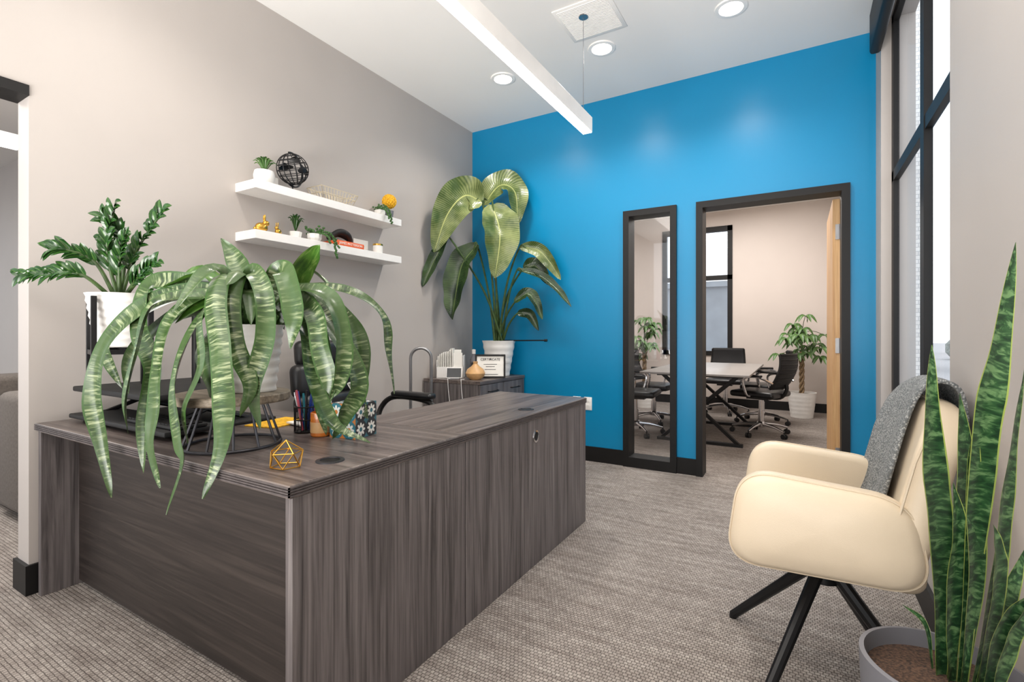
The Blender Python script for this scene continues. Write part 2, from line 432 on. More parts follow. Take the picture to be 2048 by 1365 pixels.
boxes('window_5',[(cx0,cx0+.07,8.28,8.36,cz0,cz1),(cx1-.07,cx1,8.28,8.36,cz0,cz1),(cx0,cx1,8.28,8.36,cz0,cz0+.07),(cx0,cx1,8.28,8.36,cz1-.08,cz1),(cx0,cx1,8.28,8.36,1.98,2.05),(cx0+.40,cx0+.45,8.28,8.36,cz0,cz1)],'black','black framed conference room window','window')
boxes('window_6',[(cx0,cx1,8.33,8.335,cz0,cz1)],'glass','conference room window glass','window')
m=M(); m.box(-60,60,-20,80,-.3,-.1); struct(m.done('ground_outside','ground',smooth=0),'gray paved ground outside the building','ground')
m=M(); m.box(.80,.93,5.5,5.9,-.1,5.5); struct(m.done('wall_exterior_pier','brick',smooth=0),'pale brick pier outside the window','wall')
m=M(); m.box(-16,3,20,24,-.1,2.9); m.box(-16.2,3.2,19.8,24.2,2.9,3.1)
struct(m.done('wall_neighbor_building','bldg',smooth=0),'gray-blue neighbouring building outside the conference window','building')
m=M()
for i in range(16):
    m.ell((7+random.random()*4,6+i*2.2,random.uniform(.4,.9)),(1.4,1.2,random.uniform(.7,1.5)),u=10,v=7)
tag(m.done('shrub_row','hedge',kind='stuff'),'row of rounded gray-green shrubs outside the tall window','shrubs')
# ceiling fixtures
for i,(x,y) in enumerate([(-.376,3.377),(-1.235,3.385),(-2.07,3.385),(-.376,1.2),(-2.07,1.2)]):  # the pair nearer the camera is out of view, added for its light
    e=T('downlight','round recessed ceiling downlight glowing warm white','ceiling light',(x,y,H),group='recessed ceiling downlights')
    m=M(); m.lathe([(.068,-.004),(.072,-.010),(.095,-.008),(.1,0),(.068,0),(.068,-.004)]); m.done('trim_ring','white',e)
    m=M(); m.lathe([(0,-.006),(.068,-.006),(.068,-.001)],n=28); m.done('lens','glowd',e)
    ld=bpy.data.lights.new('downlight_lamp','SPOT'); ld.energy=58 if i<3 else 40; ld.spot_size=math.radians(140); ld.spot_blend=.8; ld.shadow_soft_size=.09; ld.color=(1,.94,.87)
    lo=bpy.data.objects.new('downlight_lamp',ld); COL.objects.link(lo); lo.parent=e; lo.location=(0,0,-.03)
v=T('ceiling_vent','square white perforated ceiling air vent','air vent',(-1.185,3.03,H))
m=M(); m.box(-.19,.19,-.19,.19,-.008,0,bev=.003); m.done('vent_frame','ceil',v)
m=M()
for i in range(24):
    y=-.165+i*.014; m.box(-.165,.165,y,y+.008,-.011,-.008)
m.done('louvers','ceil',v,smooth=0)
b=T('linear_pendant_light','long slim white linear pendant with glowing underside','pendant light',(-1.21,1.6,2.46))
m=M(); m.box(-.033,.033,-1.6,1.45,.004,.10); m.done('housing','white',b,smooth=0,bev=.002)
m=M(); m.box(-.03,.03,-1.597,1.447,-.001,.004); m.done('diffuser','glow',b,smooth=0)
for yy in (1.375,-1.0):
    m=M(); m.cyl((0,yy,.10),(0,yy,.74),.0018,n=6); m.cyl((0,yy,.725),(0,yy,.74),.03,n=20); m.done('suspension_cable','gray_m',b)
for i,x in enumerate((-1.638,-1.745)):
    o=T('outlet','white electrical wall outlet plate on the blue wall','wall outlet',(x,YB,.51),group='wall outlets')
    m=M(); m.box(-.037,.037,-.007,0,-.058,.058,bev=.002); m.done('cover_plate','white',o)
    m=M()
    for z in (-.028,.012): m.box(-.016,.016,-.009,-.006,z,z+.026,bev=.002)
    m.done('socket','ceramic',o)
# ================================================================ DESKS
d=T('reception_desk','gray-brown wood laminate reception desk with recessed front panel','desk',(-1.99,1.17,0))
def dbox(name,b,mat,par,o,bev=.0015):
    m=M(); m.box(b[0]-o[0],b[1]-o[0],b[2]-o[1],b[3]-o[1],b[4],b[5])
    return m.done(name,mat,par,smooth=0,bev=bev)
O=(-1.99,1.17)
dbox('worktop',(-2.86,-1.12,.79,1.555,.716,.75),['topx','edge'],d,O,.003)
m=M()
for z in (.7215,.7285,.7355,.7425):
    m.box(-2.86-O[0],-1.116-O[0],.786-O[1],.79-O[1],z,z+.0042); m.box(-1.12-O[0],-1.116-O[0],.786-O[1],1.555-O[1],z,z+.0042)
m.done('edge_banding','edge',d,smooth=0)
dbox('end_panel',(-2.86,-2.83,.80,1.54,0,.716),'woodz',d,O)
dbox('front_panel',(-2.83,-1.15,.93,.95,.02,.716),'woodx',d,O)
dbox('side_panel',(-1.15,-1.122,.80,1.553,0,.716),'woodz',d,O)
def grommet(par,loc,r,rot=(0,0,0),mat='gray_m'):
    m=M(); m.lathe([(r*.7,.001),(r*.72,.004),(r,.003),(r*1.02,0)],n=28); m.lathe([(0,.0015),(r*.7,.0015)],n=28,m=1)
    return m.done('grommet',[mat,'black'],par,loc,rot)
grommet(d,(-1.24-O[0],1.014-O[1],.75),.042,mat='stand')
r2=T('return_desk','gray-brown wood laminate return desk with tall side panel','desk',(-1.43,2.18,0))
O2=(-1.43,2.18)
dbox('worktop',(-1.735,-1.12,1.557,2.80,.716,.75),'topy',r2,O2,.003)
m=M()
for z in (.7215,.7285,.7355,.7425):
    m.box(-1.12-O2[0],-1.116-O2[0],1.557-O2[1],2.80-O2[1],z,z+.0042)
m.done('edge_banding','edge',r2,smooth=0)
dbox('side_panel',(-1.15,-1.122,1.559,2.795,0,.716),'woodz',r2,O2)
dbox('end_panel',(-1.73,-1.15,2.77,2.795,0,.716),'woodz',r2,O2)
grommet(r2,(-1.205-O2[0],2.195-O2[1],.75),.04,mat='stand')
grommet(r2,(-1.121-O2[0],2.143-O2[1],.633),.03,(0,math.pi/2,0),'chrome')
c=T('file_cabinet','gray wood laminate file cabinet with dark bar handles','cabinet',(-2.59,3.75,0))
m=M(); m.box(-.29,.29,-.384,.37,.0,.71); m.done('body','woodz',c,smooth=0,bev=.002)
m=M(); m.box(-.295,.312,-.388,.375,.71,.74); m.done('cabinet_top','topy',c,smooth=0,bev=.002)
for (ya,yb_) in ((-.378,-.008),(-.002,.366)):
    for (za,zb) in ((.03,.36),(.365,.705)):
        m=M(); m.box(.291,.309,ya,yb_,za,zb); dr=m.done('drawer','woodz',c,smooth=0,bev=.002)
        yc=(ya+yb_)/2; m=M(); m.tube([(.309,yc-.07,zb-.06),(.33,yc-.07,zb-.06),(.333,yc,zb-.06),(.33,yc+.07,zb-.06),(.309,yc+.07,zb-.06)],.005,6); m.done('handle','black',dr)
# ================================================================ SHELVES + CONTENT
for z in (2.006,1.715):
    m=M(); m.box(-.1,.1,-.6,.6,-.026,.026); o=m.done('wall_shelf','white',loc=(-2.80,2.287,z),smooth=0,bev=.002)
    tag(o,'white floating wall shelf holding small decorations','shelf','floating wall shelves')
ZU,ZL=2.0325,1.7415
def rosette(m,c,R,h,n=14,w=.014,mi=0):
    for k in range(n):
        a=k*2.4; f=.35+.65*k/n; p=V(c)
        m.ribbon([p,p+V((math.cos(a)*R*f*.6,math.sin(a)*R*f*.6,h*(1-.35*f))),p+V((math.cos(a)*R*f,math.sin(a)*R*f,h*(1.15-.5*f)))],w,(math.cos(a)*-.4,math.sin(a)*-.4,1),.35,prof='blade',m=mi,n=4)
e=T('potted_succulent','spiky green succulent in a white textured round pot','plant',(-2.79,1.80,ZU))
m=M(); m.lathe([(0,0),(.038,0),(.058,.03),(.06,.06),(.054,.085),(.048,.085),(.05,.06),(0,.06)],n=24); m.done('pot','ceramic',e)
m=M(); rosette(m,(0,0,.07),.075,.10,26,.016); m.done('foliage','money',e,norm=False)
m=M(); m.box(-.008,.008,-.045,.045,0,.09,bev=.002); tag(m.done('white_block','white',loc=(-2.86,1.89,ZU)),'small white square block frame','frame')
g=T('wire_globe','black metal wire globe on a round stand','globe',(-2.78,1.985,ZU),rz=20)
m=M(); m.lathe([(0,0),(.05,0),(.05,.008),(.01,.014),(0,.014)],n=24); m.cyl((0,0,.01),(0,0,.05),.005,n=8)
m.tube([(.0,.105*math.cos(a),.145+.105*math.sin(a)) for a in [math.radians(-115+i*12) for i in range(20)]],.006,6); m.done('stand','blackm',g)
m=M(); gc=V((0,0,.15))
tilt=Matrix.Rotation(math.radians(24),3,'X')
for k in range(8):
    a=math.pi*k/8; m.tube([gc+tilt@V((.095*math.cos(a)*math.cos(b),.095*math.sin(a)*math.cos(b),.095*math.sin(b))) for b in [2*math.pi*i/28 for i in range(28)]],.0026,5,closed=True)
for la in (-60,-40,-20,0,20,40,60):
    q=math.radians(la); m.tube([gc+tilt@V((.095*math.cos(q)*math.cos(b),.095*math.cos(q)*math.sin(b),.095*math.sin(q))) for b in [2*math.pi*i/28 for i in range(28)]],.0026,5,closed=True)
for (la,lo,w_,h_) in ((20,30,26,30),(-20,60,20,24),(35,-40,30,24),(0,-20,22,34),(10,150,34,30),(-30,-130,20,22),(40,100,32,20)):
    def fn(u,v_,la=la,lo=lo,w_=w_,h_=h_):
        A=math.radians(la+(v_-.5)*h_*(1-.4*abs(u-.5))); B=math.radians(lo+(u-.5)*w_*2*(.6+.4*math.sin(v_*5)))
        return gc+tilt@V((.0955*math.cos(A)*math.cos(B),.0955*math.cos(A)*math.sin(B),.0955*math.sin(A)))
    m.grid(fn,6,6)
m.done('globe_ball','blackm',g,norm=False)
bk=T('wire_basket','shallow brass-coloured wire basket','basket',(-2.80,2.315,ZU))
m=M()
def rect(z,a,b_): return [(-a,-b_,z),(a,-b_,z),(a,b_,z),(-a,b_,z)]
for z,a,b_ in ((.003,.055,.12),(.05,.068,.14),(.088,.075,.155)): m.tube(rect(z,a,b_),.0026,5,closed=True)
for i in range(13):
    y=-1+i/6
    for sx in (-1,1): m.tube([(sx*.055,y*.12,.003),(sx*.075,y*.155,.088)],.0017,4)
    m.tube([(-.055,y*.12,.003),(.055,y*.12,.003)],.0017,4)
for i in range(5):
    x=-1+i/2
    for sy in (-1,1): m.tube([(x*.055,sy*.12,.003),(x*.075,sy*.155,.088)],.0017,4)
m.done('wire_frame','goldw',bk)
def trailing(name,loc,label,potm,R=.05,trail=None,n=26):
    e=T(name,label,'plant',loc); m=M()
    m.lathe([(0,0),(R*.6,0),(R*.95,R*.5),(R,R*1.1),(R*.9,R*1.1),(R*.85,R*.9),(0,R*.9)],n=10); m.done('pot',potm,e,smooth=20)
    m=M()
    for k in range(n):
        a=random.random()*6.28; rr=R*(.3+random.random()*1.0); z=R*1.1+random.random()*R*1.0
        m.ell((rr*math.cos(a),rr*math.sin(a),z),(R*.2,R*.2,R*.17),u=7,v=5)
    for T_ in (trail or []):
        for p in cat(T_,7): m.ell(tuple(p+V((random.uniform(-.006,.006),random.uniform(-.006,.006),0))),(.008,.008,.007),u=7,v=5)
    m.done('foliage','money',e); return e
trailing('potted_trailing_plant',(-2.775,2.73,ZU),'small trailing bead-leaf plant in a white pot','ceramic',.042,[[(.03,.01,.07),(.085,0,.05),(.112,.0,-.01),(.112,.01,-.06)],[(.03,-.03,.06),(.09,-.02,.03),(.114,-.02,-.03)]])
e=T('yellow_flower_pot','yellow pompom flower in a small gray pot','plant',(-2.79,2.845,ZU))
m=M(); m.lathe([(0,0),(.025,0),(.035,.07),(.03,.07),(0,.06)],n=20); m.done('pot','graypot',e)
m=M(); m.cyl((0,0,.05),(0,0,.12),.003,n=6); m.done('stem','stem',e)
m=M()
for k in range(90):
    z=1-2*(k+.5)/90; r=math.sqrt(1-z*z); a=k*2.4; m.ell((.046*r*math.cos(a),.046*r*math.sin(a),.145+.046*z),(.013,.013,.013),u=6,v=4)
m.done('bloom','yellow',e)
def bunny(loc,rz,s=1):
    e=T('rabbit_figurine','shiny gold rabbit figurine','figurine',loc,rz,'gold figurines on the shelf')
    m=M(); m.ell((0,0,.028*s),(.034*s,.022*s,.028*s)); m.ell((.024*s,0,.055*s),(.018*s,.014*s,.016*s))
    for y in (-.007,.007): m.ell((.016*s,y*s,.082*s),(.005*s,.004*s,.02*s))
    m.ell((-.034*s,0,.02*s),(.008*s,.008*s,.008*s)); m.ell((.026*s,.01*s,.006*s),(.014*s,.006*s,.006*s)); m.ell((.026*s,-.01*s,.006*s),(.014*s,.006*s,.006*s))
    m.done('body','gold',e)
bunny((-2.78,1.775,ZL),80,1.1); bunny((-2.78,1.885,ZL),-60,.8)
trailing('potted_trailing_succulent',(-2.77,2.14,ZL),'trailing green succulent in a white faceted pot','ceramic',.048,[[(.04,.02,.07),(.09,.05,.06),(.114,.07,-.0),(.117,.08,-.06),(.115,.085,-.10)],[(.04,.04,.06),(.09,.08,.04),(.114,.10,-.03)],[(.04,.0,.06),(.1,.02,.04),(.114,.03,-.01)]])
e=T('spiky_succulent','spiky green aloe-like succulent','plant',(-2.80,2.02,ZL))
m=M(); m.lathe([(0,0),(.03,0),(.04,.05),(.035,.05),(0,.045)],n=8); m.done('pot','ceramic',e,smooth=20)
m=M(); rosette(m,(0,0,.045),.065,.12,20,.013); m.done('foliage','zz',e,norm=False)
bkk=T('book','orange-spined hardcover book lying flat','book',(-2.785,2.39,ZL))
m=M(); m.box(-.078,.08,-.118,.118,0,.035,bev=.002); m.done('cover','orange',bkk)
m=M(); m.box(-.08,-.0785,-.112,.112,.004,.031); m.done('pages','paper',bkk)
text('JAMES PATTERSON',.024,'paper',bkk,(.0806,0,.0175),(math.pi/2,0,math.pi/2))
kn=T('knot_sculpture','matte black knotted loop sculpture','sculpture',(-2.79,2.37,ZL+.036))
m=M()
pts=[]
for i in range(60):
    a=2*math.pi*i/60; pts.append((.035*math.cos(a)*(1+.25*math.cos(2*a)),.085*math.sin(a)*(1+.1*math.cos(3*a)),.045+.022*math.cos(2*a+.5)))
m.tube(pts,.021,12,closed=True); m.done('loop','blackrub',kn)
cd=T('greeting_card','white card with small blue print standing on the shelf','card',(-2.84,2.60,ZL),rz=0)
m=M(); m.box(-.003,.003,-.07,.07,0,.10); m.done('card_sheet','paper',cd,smooth=0)
m=M(); m.box(.0031,.0045,-.05,.03,.05,.056); m.box(.0031,.0045,-.05,.01,.035,.04); m.done('printed_lines','teal',cd,smooth=0)
cj=T('candle_jar','white candle jar with a gold lid','candle',(-2.765,2.70,ZL))
m=M(); m.lathe([(0,0),(.034,0),(.036,.004),(.036,.062),(0,.062)],n=24); m.done('jar','ceramic',cj)
m=M(); m.lathe([(.0375,.062),(.0375,.074),(0,.074)],n=24); m.done('lid','gold',cj)
# ================================================================ PLANTS
def pot_ribbed(e,h,rt,rb,rings=6,mat='ceramic',n=40,soil=True,amp=.0025):
    prof=[(0,0),(rb,0)]
    for i in range(rings*4+1):
        s=i/(rings*4); prof.append((rb+(rt-rb)*s+amp*math.cos(i*math.pi/2),.004+s*(h-.004)))
    prof+= [(rt-.012,h),(rt-.016,h-.03),(0,h-.03)]
    m=M(); m.lathe(prof,n=n); m.done('pot',mat,e,smooth=60)
    if soil:
        m=M(); m.lathe([(0,h-.025),(rt-.017,h-.027)],n=n); m.done('soil','soil',e)
W=[[(-39,0,308),(-164,-40,349),(-323,-60,305),(-468,-60,168),(-511,-60,-3),(-477,-70,-172),(-438,-80,-351)],
[(-48,0,326),(-194,-20,377),(-337,-40,371),(-350,-60,219),(-291,-80,84),(-295,-120,-95),(-285,-140,-254)],
[(-48,0,317),(-117,-60,339),(-204,-120,252),(-220,-160,90),(-208,-190,-50),(-204,-210,-156),(-159,-240,-268)],
[(-37,-20,307),(-99,-90,286),(-128,-160,170),(-134,-210,31),(-82,-260,-114),(-53,-290,-181),(-104,-290,-332)],
[(-19,-20,324),(-31,-120,403),(-19,-200,312),(30,-260,157),(63,-300,12),(79,-340,-125),(46,-360,-261)],
[(7,-20,324),(39,-80,413),(108,-140,332),(126,-170,186),(97,-190,29),(131,-210,-94)],
[(-1,-20,324),(7,-100,411),(12,-160,315),(42,-190,171),(100,-210,47),(74,-220,-53)],
[(41,0,326),(139,-40,366),(225,-60,287),(275,-80,117),(271,-90,-16),(295,-100,-135)],
[(41,0,326),(199,-80,354),(316,-120,318),(364,-140,186),(356,-140,55),(323,-140,-10)],
[(58,0,326),(236,0,365),(371,20,336),(447,40,256),(465,40,129),(488,40,-16)],
[(94,0,290),(147,0,397),(212,-20,482),(251,-40,510)],
[(-23,20,327),(-61,40,419),(-109,60,495),(-151,60,553)],
[(103,-20,289),(216,-80,219),(266,-140,55),(338,-160,-87),(453,-140,-153)],
[(-66,0,290),(-177,-20,289),(-300,-20,237),(-434,0,113),(-447,0,-11)],
[(49,20,309),(175,60,348),(290,100,258),(346,100,145),(337,100,-23),(375,100,-117)],
[(-88,40,310),(-253,100,436),(-380,120,362),(-455,120,334),(-484,120,107)],
[(-100,60,311),(-233,160,414),(-363,210,449),(-483,240,342)],
[(11,60,330),(96,160,453),(193,210,380),(273,210,181)],
[(-30,0,308),(-71,-80,253),(-101,-140,153),(-50,-170,42),(-6,-190,-66)],
[(-48,0,326),(-243,0,343),(-453,20,255),(-550,40,147),(-496,40,2)],
[(78,-40,323),(132,-80,413),(175,-120,384),(209,-140,251),(193,-140,153)],
[(68,-20,316),(182,-40,323),(276,-60,253),(394,-80,50),(351,-80,-69),(313,-90,-151)],
[(-40,-20,310),(-150,-70,330),(-270,-110,300),(-300,-140,150),(-330,-150,0),(-320,-160,-120)],
[(-30,-20,310),(-60,-90,340),(-90,-170,250),(-60,-220,100),(-95,-240,-30),(-70,-250,-130)],
[(60,0,310),(150,-60,340),(260,-110,270),(290,-130,150),(320,-130,30),(300,-130,-60)]]
def mm(l): return [V(p)/1000 for p in l]
wp=T('drooping_strap_plant','drooping silver-banded strap-leaf plant in a white ribbed pot','plant',(-1.670,1.037,.935),RZ)
pot_ribbed(wp,.235,.098,.072,7)
m=M()
for i,l in enumerate(W):
    P=mm(l); P[0].z=max(P[0].z,.26); P=[V((P[0].x*.5,P[0].y*.5,.205))]+P
    w=.064+random.uniform(-.008,.008); mi=0
    if i in (10,): mi=1; w=.088
    if i in (11,): w=.078
    if i in (9,15,16,17): mi=1 if i!=9 else 0; w=.05
    def hint(p,s):
        o=V((p.x,p.y,0)); o=o.normalized() if o.length>.02 else V((0,-1,0))
        return V((0,-.8,.55))+o*.55
    m.ribbon(P,w,hint,.18,random.uniform(-.7,.7),'strap' if i not in(10,11) else 'blade',mi,8,wav=.04,tw0=random.uniform(-.3,.3))
for k in range(16):
    a=k*2.4; R=.08+.10*random.random(); hh=.28+random.random()*.14
    m.ribbon([(0,0,.2),(math.cos(a)*R*.5,math.sin(a)*R*.5,hh*.85),(math.cos(a)*R,math.sin(a)*R,hh),(math.cos(a)*R*1.8,math.sin(a)*R*1.8,hh-.04-random.random()*.14)],.055,(math.cos(a)*.4,math.sin(a)*.4-.4,.8),.2,random.uniform(-.5,.5),'strap',int(k%4==0),6,wav=.03)
m.done('foliage',['strap','strapg'],wp,smooth=180,norm=False)
sxy=(-1.705,.985)
st=T('plant_stand','round wooden-top plant stand with gray wire drum base','plant stand',(sxy[0],sxy[1],.7505))
m=M(); m.lathe([(0,.155),(.178,.155),(.182,.16),(.182,.18),(.178,.184),(0,.184)],n=48); m.done('top_disc','wooddisc',st)
m=M()
for z,r in ((.006,.15),(.15,.10)): m.tube([(r*math.cos(a),r*math.sin(a),z) for a in [2*math.pi*i/40 for i in range(40)]],.0055,8,closed=True)
for k in range(12):
    a=2*math.pi*k/12; m.tube([(.15*math.cos(a),.15*math.sin(a),.006),(.10*math.cos(a),.10*math.sin(a),.155)],.0042,6)
m.done('wire_base','stand',st)
cp=T('small_croton_plant','small red and yellow leafed plant in a white cup','plant',(sxy[0]-.115,sxy[1]+.03,.935),RZ)
m=M(); m.lathe([(0,0),(.028,0),(.036,.06),(.031,.06),(0,.05)],n=20); m.done('pot','ceramic',cp)
m=M()
for k in range(20):
    a=k*2.4; R=.03+.04*random.random(); h=.08+random.random()*.09
    m.ribbon([(0,0,.05),(math.cos(a)*R*.5,math.sin(a)*R*.5,h*.8),(math.cos(a)*R,math.sin(a)*R,h)],.022,(math.cos(a),math.sin(a),.4),.2,0,'leaf',0,4)
m.done('foliage','red',cp,smooth=180,norm=False)
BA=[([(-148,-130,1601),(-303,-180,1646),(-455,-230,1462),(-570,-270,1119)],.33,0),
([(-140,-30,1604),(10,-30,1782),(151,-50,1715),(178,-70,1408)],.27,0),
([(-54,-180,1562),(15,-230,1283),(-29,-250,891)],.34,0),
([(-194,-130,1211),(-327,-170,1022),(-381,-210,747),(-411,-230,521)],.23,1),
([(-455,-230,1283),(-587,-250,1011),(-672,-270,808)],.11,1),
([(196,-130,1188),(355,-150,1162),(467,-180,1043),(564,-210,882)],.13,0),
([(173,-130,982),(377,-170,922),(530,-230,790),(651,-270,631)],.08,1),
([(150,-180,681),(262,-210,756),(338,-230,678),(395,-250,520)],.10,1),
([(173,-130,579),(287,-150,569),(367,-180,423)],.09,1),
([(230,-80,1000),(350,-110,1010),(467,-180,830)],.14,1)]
bp=T('bird_of_paradise_plant','tall plant with huge paddle leaves in a white ribbed pot','plant',(-2.45,3.93,.741),RZ)
pot_ribbed(bp,.33,.155,.10,5)
m=M(); ms=M()
for i,(l,w,mi) in enumerate(BA):
    P=mm(l)
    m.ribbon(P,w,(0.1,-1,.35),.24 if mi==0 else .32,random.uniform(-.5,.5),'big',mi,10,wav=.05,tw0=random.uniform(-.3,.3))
    b0=V((random.uniform(-.04,.04),random.uniform(-.04,.04),.3)); e_=P[0]
    sx_=1 if e_.x>0 else -1
    mid=V((b0.x*.6+e_.x*(.25 if i>4 else .35)+(.03*sx_ if i>4 else 0),b0.y*.5+e_.y*.5,b0.z+(e_.z-b0.z)*(.62 if i>4 else .5)))
    d_=(P[1]-P[0]).normalized()
    ms.tube(cat([b0,mid,e_,e_+d_*.06],8),[.012-.007*k/24 for k in range(25)],8)
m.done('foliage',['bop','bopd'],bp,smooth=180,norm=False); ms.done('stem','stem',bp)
m=M(); m.cyl((.05,-.02,.33),(.43,-.22,.335),.006,n=8); m.cyl((.415,-.215,.335),(.44,-.225,.335),.012,n=10); m.cyl((.05,-.02,.3),(.05,-.02,.336),.006,n=8); m.done('black_rod','black',bp,label='thin black rod reaching out over the pot rim')  # unidentified thin black rod, set into the pot for support
Z=[([(-11,0,229),(-39,-20,424),(31,-60,625)],12),([(0,0,229),(92,-20,424),(232,-40,606)],12),([(-33,0,229),(-88,-90,306),(-209,-110,310),(-330,-110,294)],11),
([(11,0,229),(135,-60,310),(226,-80,361)],8),([(-22,0,229),(-76,-40,367),(-142,-100,410),(-190,-120,405)],9),([(0,0,229),(22,0,471),(-44,-40,572)],11),
([(11,0,229),(136,-60,289),(219,-100,243)],7),([(0,0,229),(48,-60,374),(128,-120,470)],8),([(0,0,229),(-30,10,380),(-90,20,490)],8)]
zp=T('zz_plant','glossy dark green arching plant in a white ribbed pot','plant',(-2.58,.99,1.08),RZ)
pot_ribbed(zp,.232,.12,.085,7)
m=M(); ms=M()
for l,n in Z:
    P=mm(l); P[0]=V((P[0].x*.5,P[0].y*.5,.20)); C=cat(P,10); N=len(C)
    ms.tube(C,[.009-.006*i/(N-1) for i in range(N)],7)
    for k in range(n*2):
        s=.30+.70*(k//2+.5*(k%2))/(n); s=min(s,.99); i=min(N-2,int(s*(N-1))); p=C[i]; t=(C[i+1]-C[i]).normalized()
        sd=t.cross(V((0,-1,.25))).normalized()*(1 if k%2 else -1)
        L=.070*(1.1-.35*s)*random.uniform(.85,1.15)
        q=p+sd*L*.6+t*L*.8+V((0,-.01,random.uniform(-.012,.012)))
        m.ribbon([p,p.lerp(q,.5)+V((0,-.006,.006)),q],.029,(random.uniform(-.5,.5),-1,random.uniform(.1,1)),.18,0,'leaf',0,3)
m.done('foliage','zz',zp,smooth=180,norm=False); ms.done('stem','stem',zp)
ps=T('plant_stand','black metal four-post plant stand holding a white pot','plant stand',(-2.58,.99,.905),RZ+45)
K=.096
for sx in (-1,1):
    for sy in (-1,1):
        m=M(); m.box(sx*K-.010,sx*K+.010,sy*K-.010,sy*K+.010,0,.39); m.done('post','blackm',ps,smooth=0,bev=.002)
m=M(); m.box(-K,K,-.010,.010,.155,.172); m.box(-.010,.010,-K,K,.155,.172)
for s in (-1,1): m.box(-K,K,s*K-.007,s*K+.007,.145,.165); m.box(s*K-.007,s*K+.007,-K,K,.145,.165)
m.done('crossbar','blackm',ps,smooth=0)
rs=T('desk_riser','black sit-stand desk riser with keyboard tray and mounting pole','desk riser',(-2.45,1.13,.7505))
m=M(); m.box(-.36,.34,-.23,.27,.13,.153,bev=.006); m.done('platform','blackrub',rs)
m=M(); m.box(-.34,.50,-.25,-.05,.015,.035,bev=.006); m.box(-.34,.40,-.20,.25,0,.014,bev=.004); m.box(-.2,.2,-.15,.0,.012,.02); m.done('keyboard_tray','blackrub',rs)
for s in (-.3,.3):
    for q in (-1,1):
        m=M(); m.tube([(s,-.18*q,.012),(s,.18*q,.132)],.01,6); m.done('scissor_leg','blackm',rs)
m=M(); m.cyl((-.02,.12,.15),(-.02,.12,.66),.018,n=16); m.box(-.05,.01,.08,.16,.50,.56,bev=.008); m.tube([(-.02,.12,.53),(.10,.06,.56),(.16,.05,.50)],.012,8); m.done('mounting_pole','black',rs)
kb=T('keyboard','slim black computer keyboard','keyboard',(-2.14,.97,.787))
m=M(); m.box(-.19,.19,-.06,.06,0,.012,bev=.004); m.done('case','blackrub',kb)
m=M()
for i in range(14):
    for j in range(4): m.box(-.18+i*.0258,-.158+i*.0258,-.05+j*.025,-.029+j*.025,.012,.017)
m.done('keys','black',kb,smooth=0)
# ================================================================ DESK ITEMS
pc=T('pen_cup','black wire mesh pen holder full of pens','pen holder',(-1.69,1.265,.7505))
m=M()
for z in (.004,.05,.10): m.tube([(.042*math.cos(a),.042*math.sin(a),z) for a in [2*math.pi*i/24 for i in range(24)]],.0025,6,closed=True)
for k in range(18):
    a=2*math.pi*k/18; m.tube([(.042*math.cos(a),.042*math.sin(a),.003),(.042*math.cos(a),.042*math.sin(a),.10)],.0015,4)
m.lathe([(0,.002),(.042,.002),(.042,.005),(0,.005)],n=24); m.done('wire_body','black',pc)
for k in range(10):
    a=k*2.4; r=.012+.018*(k%3)/2; col=['bluep','bluep','pink','bluep','bluep','black','bluep','gray_m','bluep','teal'][k]
    p0=V((r*.5*math.cos(a),r*.5*math.sin(a),.008)); p1=p0+V((math.cos(a)*.03,math.sin(a)*.03,.14+.01*(k%3)))
    e=T('pen',{'bluep':'blue pen standing in the wire holder','black':'black pen standing in the wire holder','pink':'pink pen standing in the wire holder','gray_m':'silver pen standing in the wire holder','teal':'teal pen standing in the wire holder'}[col],'pen',(-1.69,1.265,.7505),group='pens in the wire holder')
    m=M(); m.cyl(p0,p0.lerp(p1,.85),.0045,n=8); m.done('barrel',col,e)
    m=M(); m.tube([p0.lerp(p1,.85),p1],[.005,.004],8); m.done('cap',col,e)
ph=T('pink_notebook','pink narrow notebook standing upright','notebook',(-1.72,1.37,.7505),25)
m=M(); m.box(-.035,.035,-.006,.006,0,.17,bev=.002); m.done('cover','pink',ph)
m=M(); m.box(-.033,.0355,-.0045,.0045,.003,.167); m.done('pages','paper',ph,smooth=0)
cn=T('amber_candle','amber glass jar candle','candle',(-1.575,1.245,.7505))
m=M(); m.lathe([(0,0),(.034,0),(.037,.004),(.037,.088),(.034,.09),(.033,.07),(0,.07)],n=28); m.done('jar','amber',cn)
m=M(); m.lathe([(.0375,.015),(.0378,.015),(.0378,.055),(.0375,.055)],n=28); m.done('paper_band','tan',cn)
tb=T('tissue_box','square tissue box printed with teal and black tile motifs','tissue box',(-1.47,1.31,.7505),98)
m=M(); m.box(-.060,.060,-.060,.060,0,.128)
o=m.done('carton',['tileB','tileA'],tb,smooth=0)
for p in o.data.polygons:
    if abs(p.normal.x)>.5: p.material_index=1
m=M()
def tis(u,v_): 
    a=(u-.5)*2; return (a*.035*(1-.55*v_)+.012*math.sin(v_*4),.012*math.sin(a*4+v_*3)*(1-v_*.3)+.008*v_,.128+v_*.075-.01*abs(a))
m.grid(tis,10,8); m.done('tissue','paper',tb,solid=.001)
gp=T('geometric_wire_ornament','gold wire polyhedron ornament','ornament',(-1.29,.90,.7505),25)
m=M()
A=[V((.042*math.cos(a),.042*math.sin(a),.003)) for a in [2*math.pi*i/5 for i in range(5)]]
B=[V((.046*math.cos(a),.046*math.sin(a),.045)) for a in [2*math.pi*(i+.5)/5 for i in range(5)]]
tp=V((0,0,.078))
for i in range(5):
    for a_,b_ in ((A[i],A[(i+1)%5]),(A[i],B[i]),(B[i],A[(i+1)%5]),(B[i],B[(i+1)%5]),(B[i],tp)): m.cyl(a_,b_,.0018,n=6)
m.done('wire_frame','gold',gp)
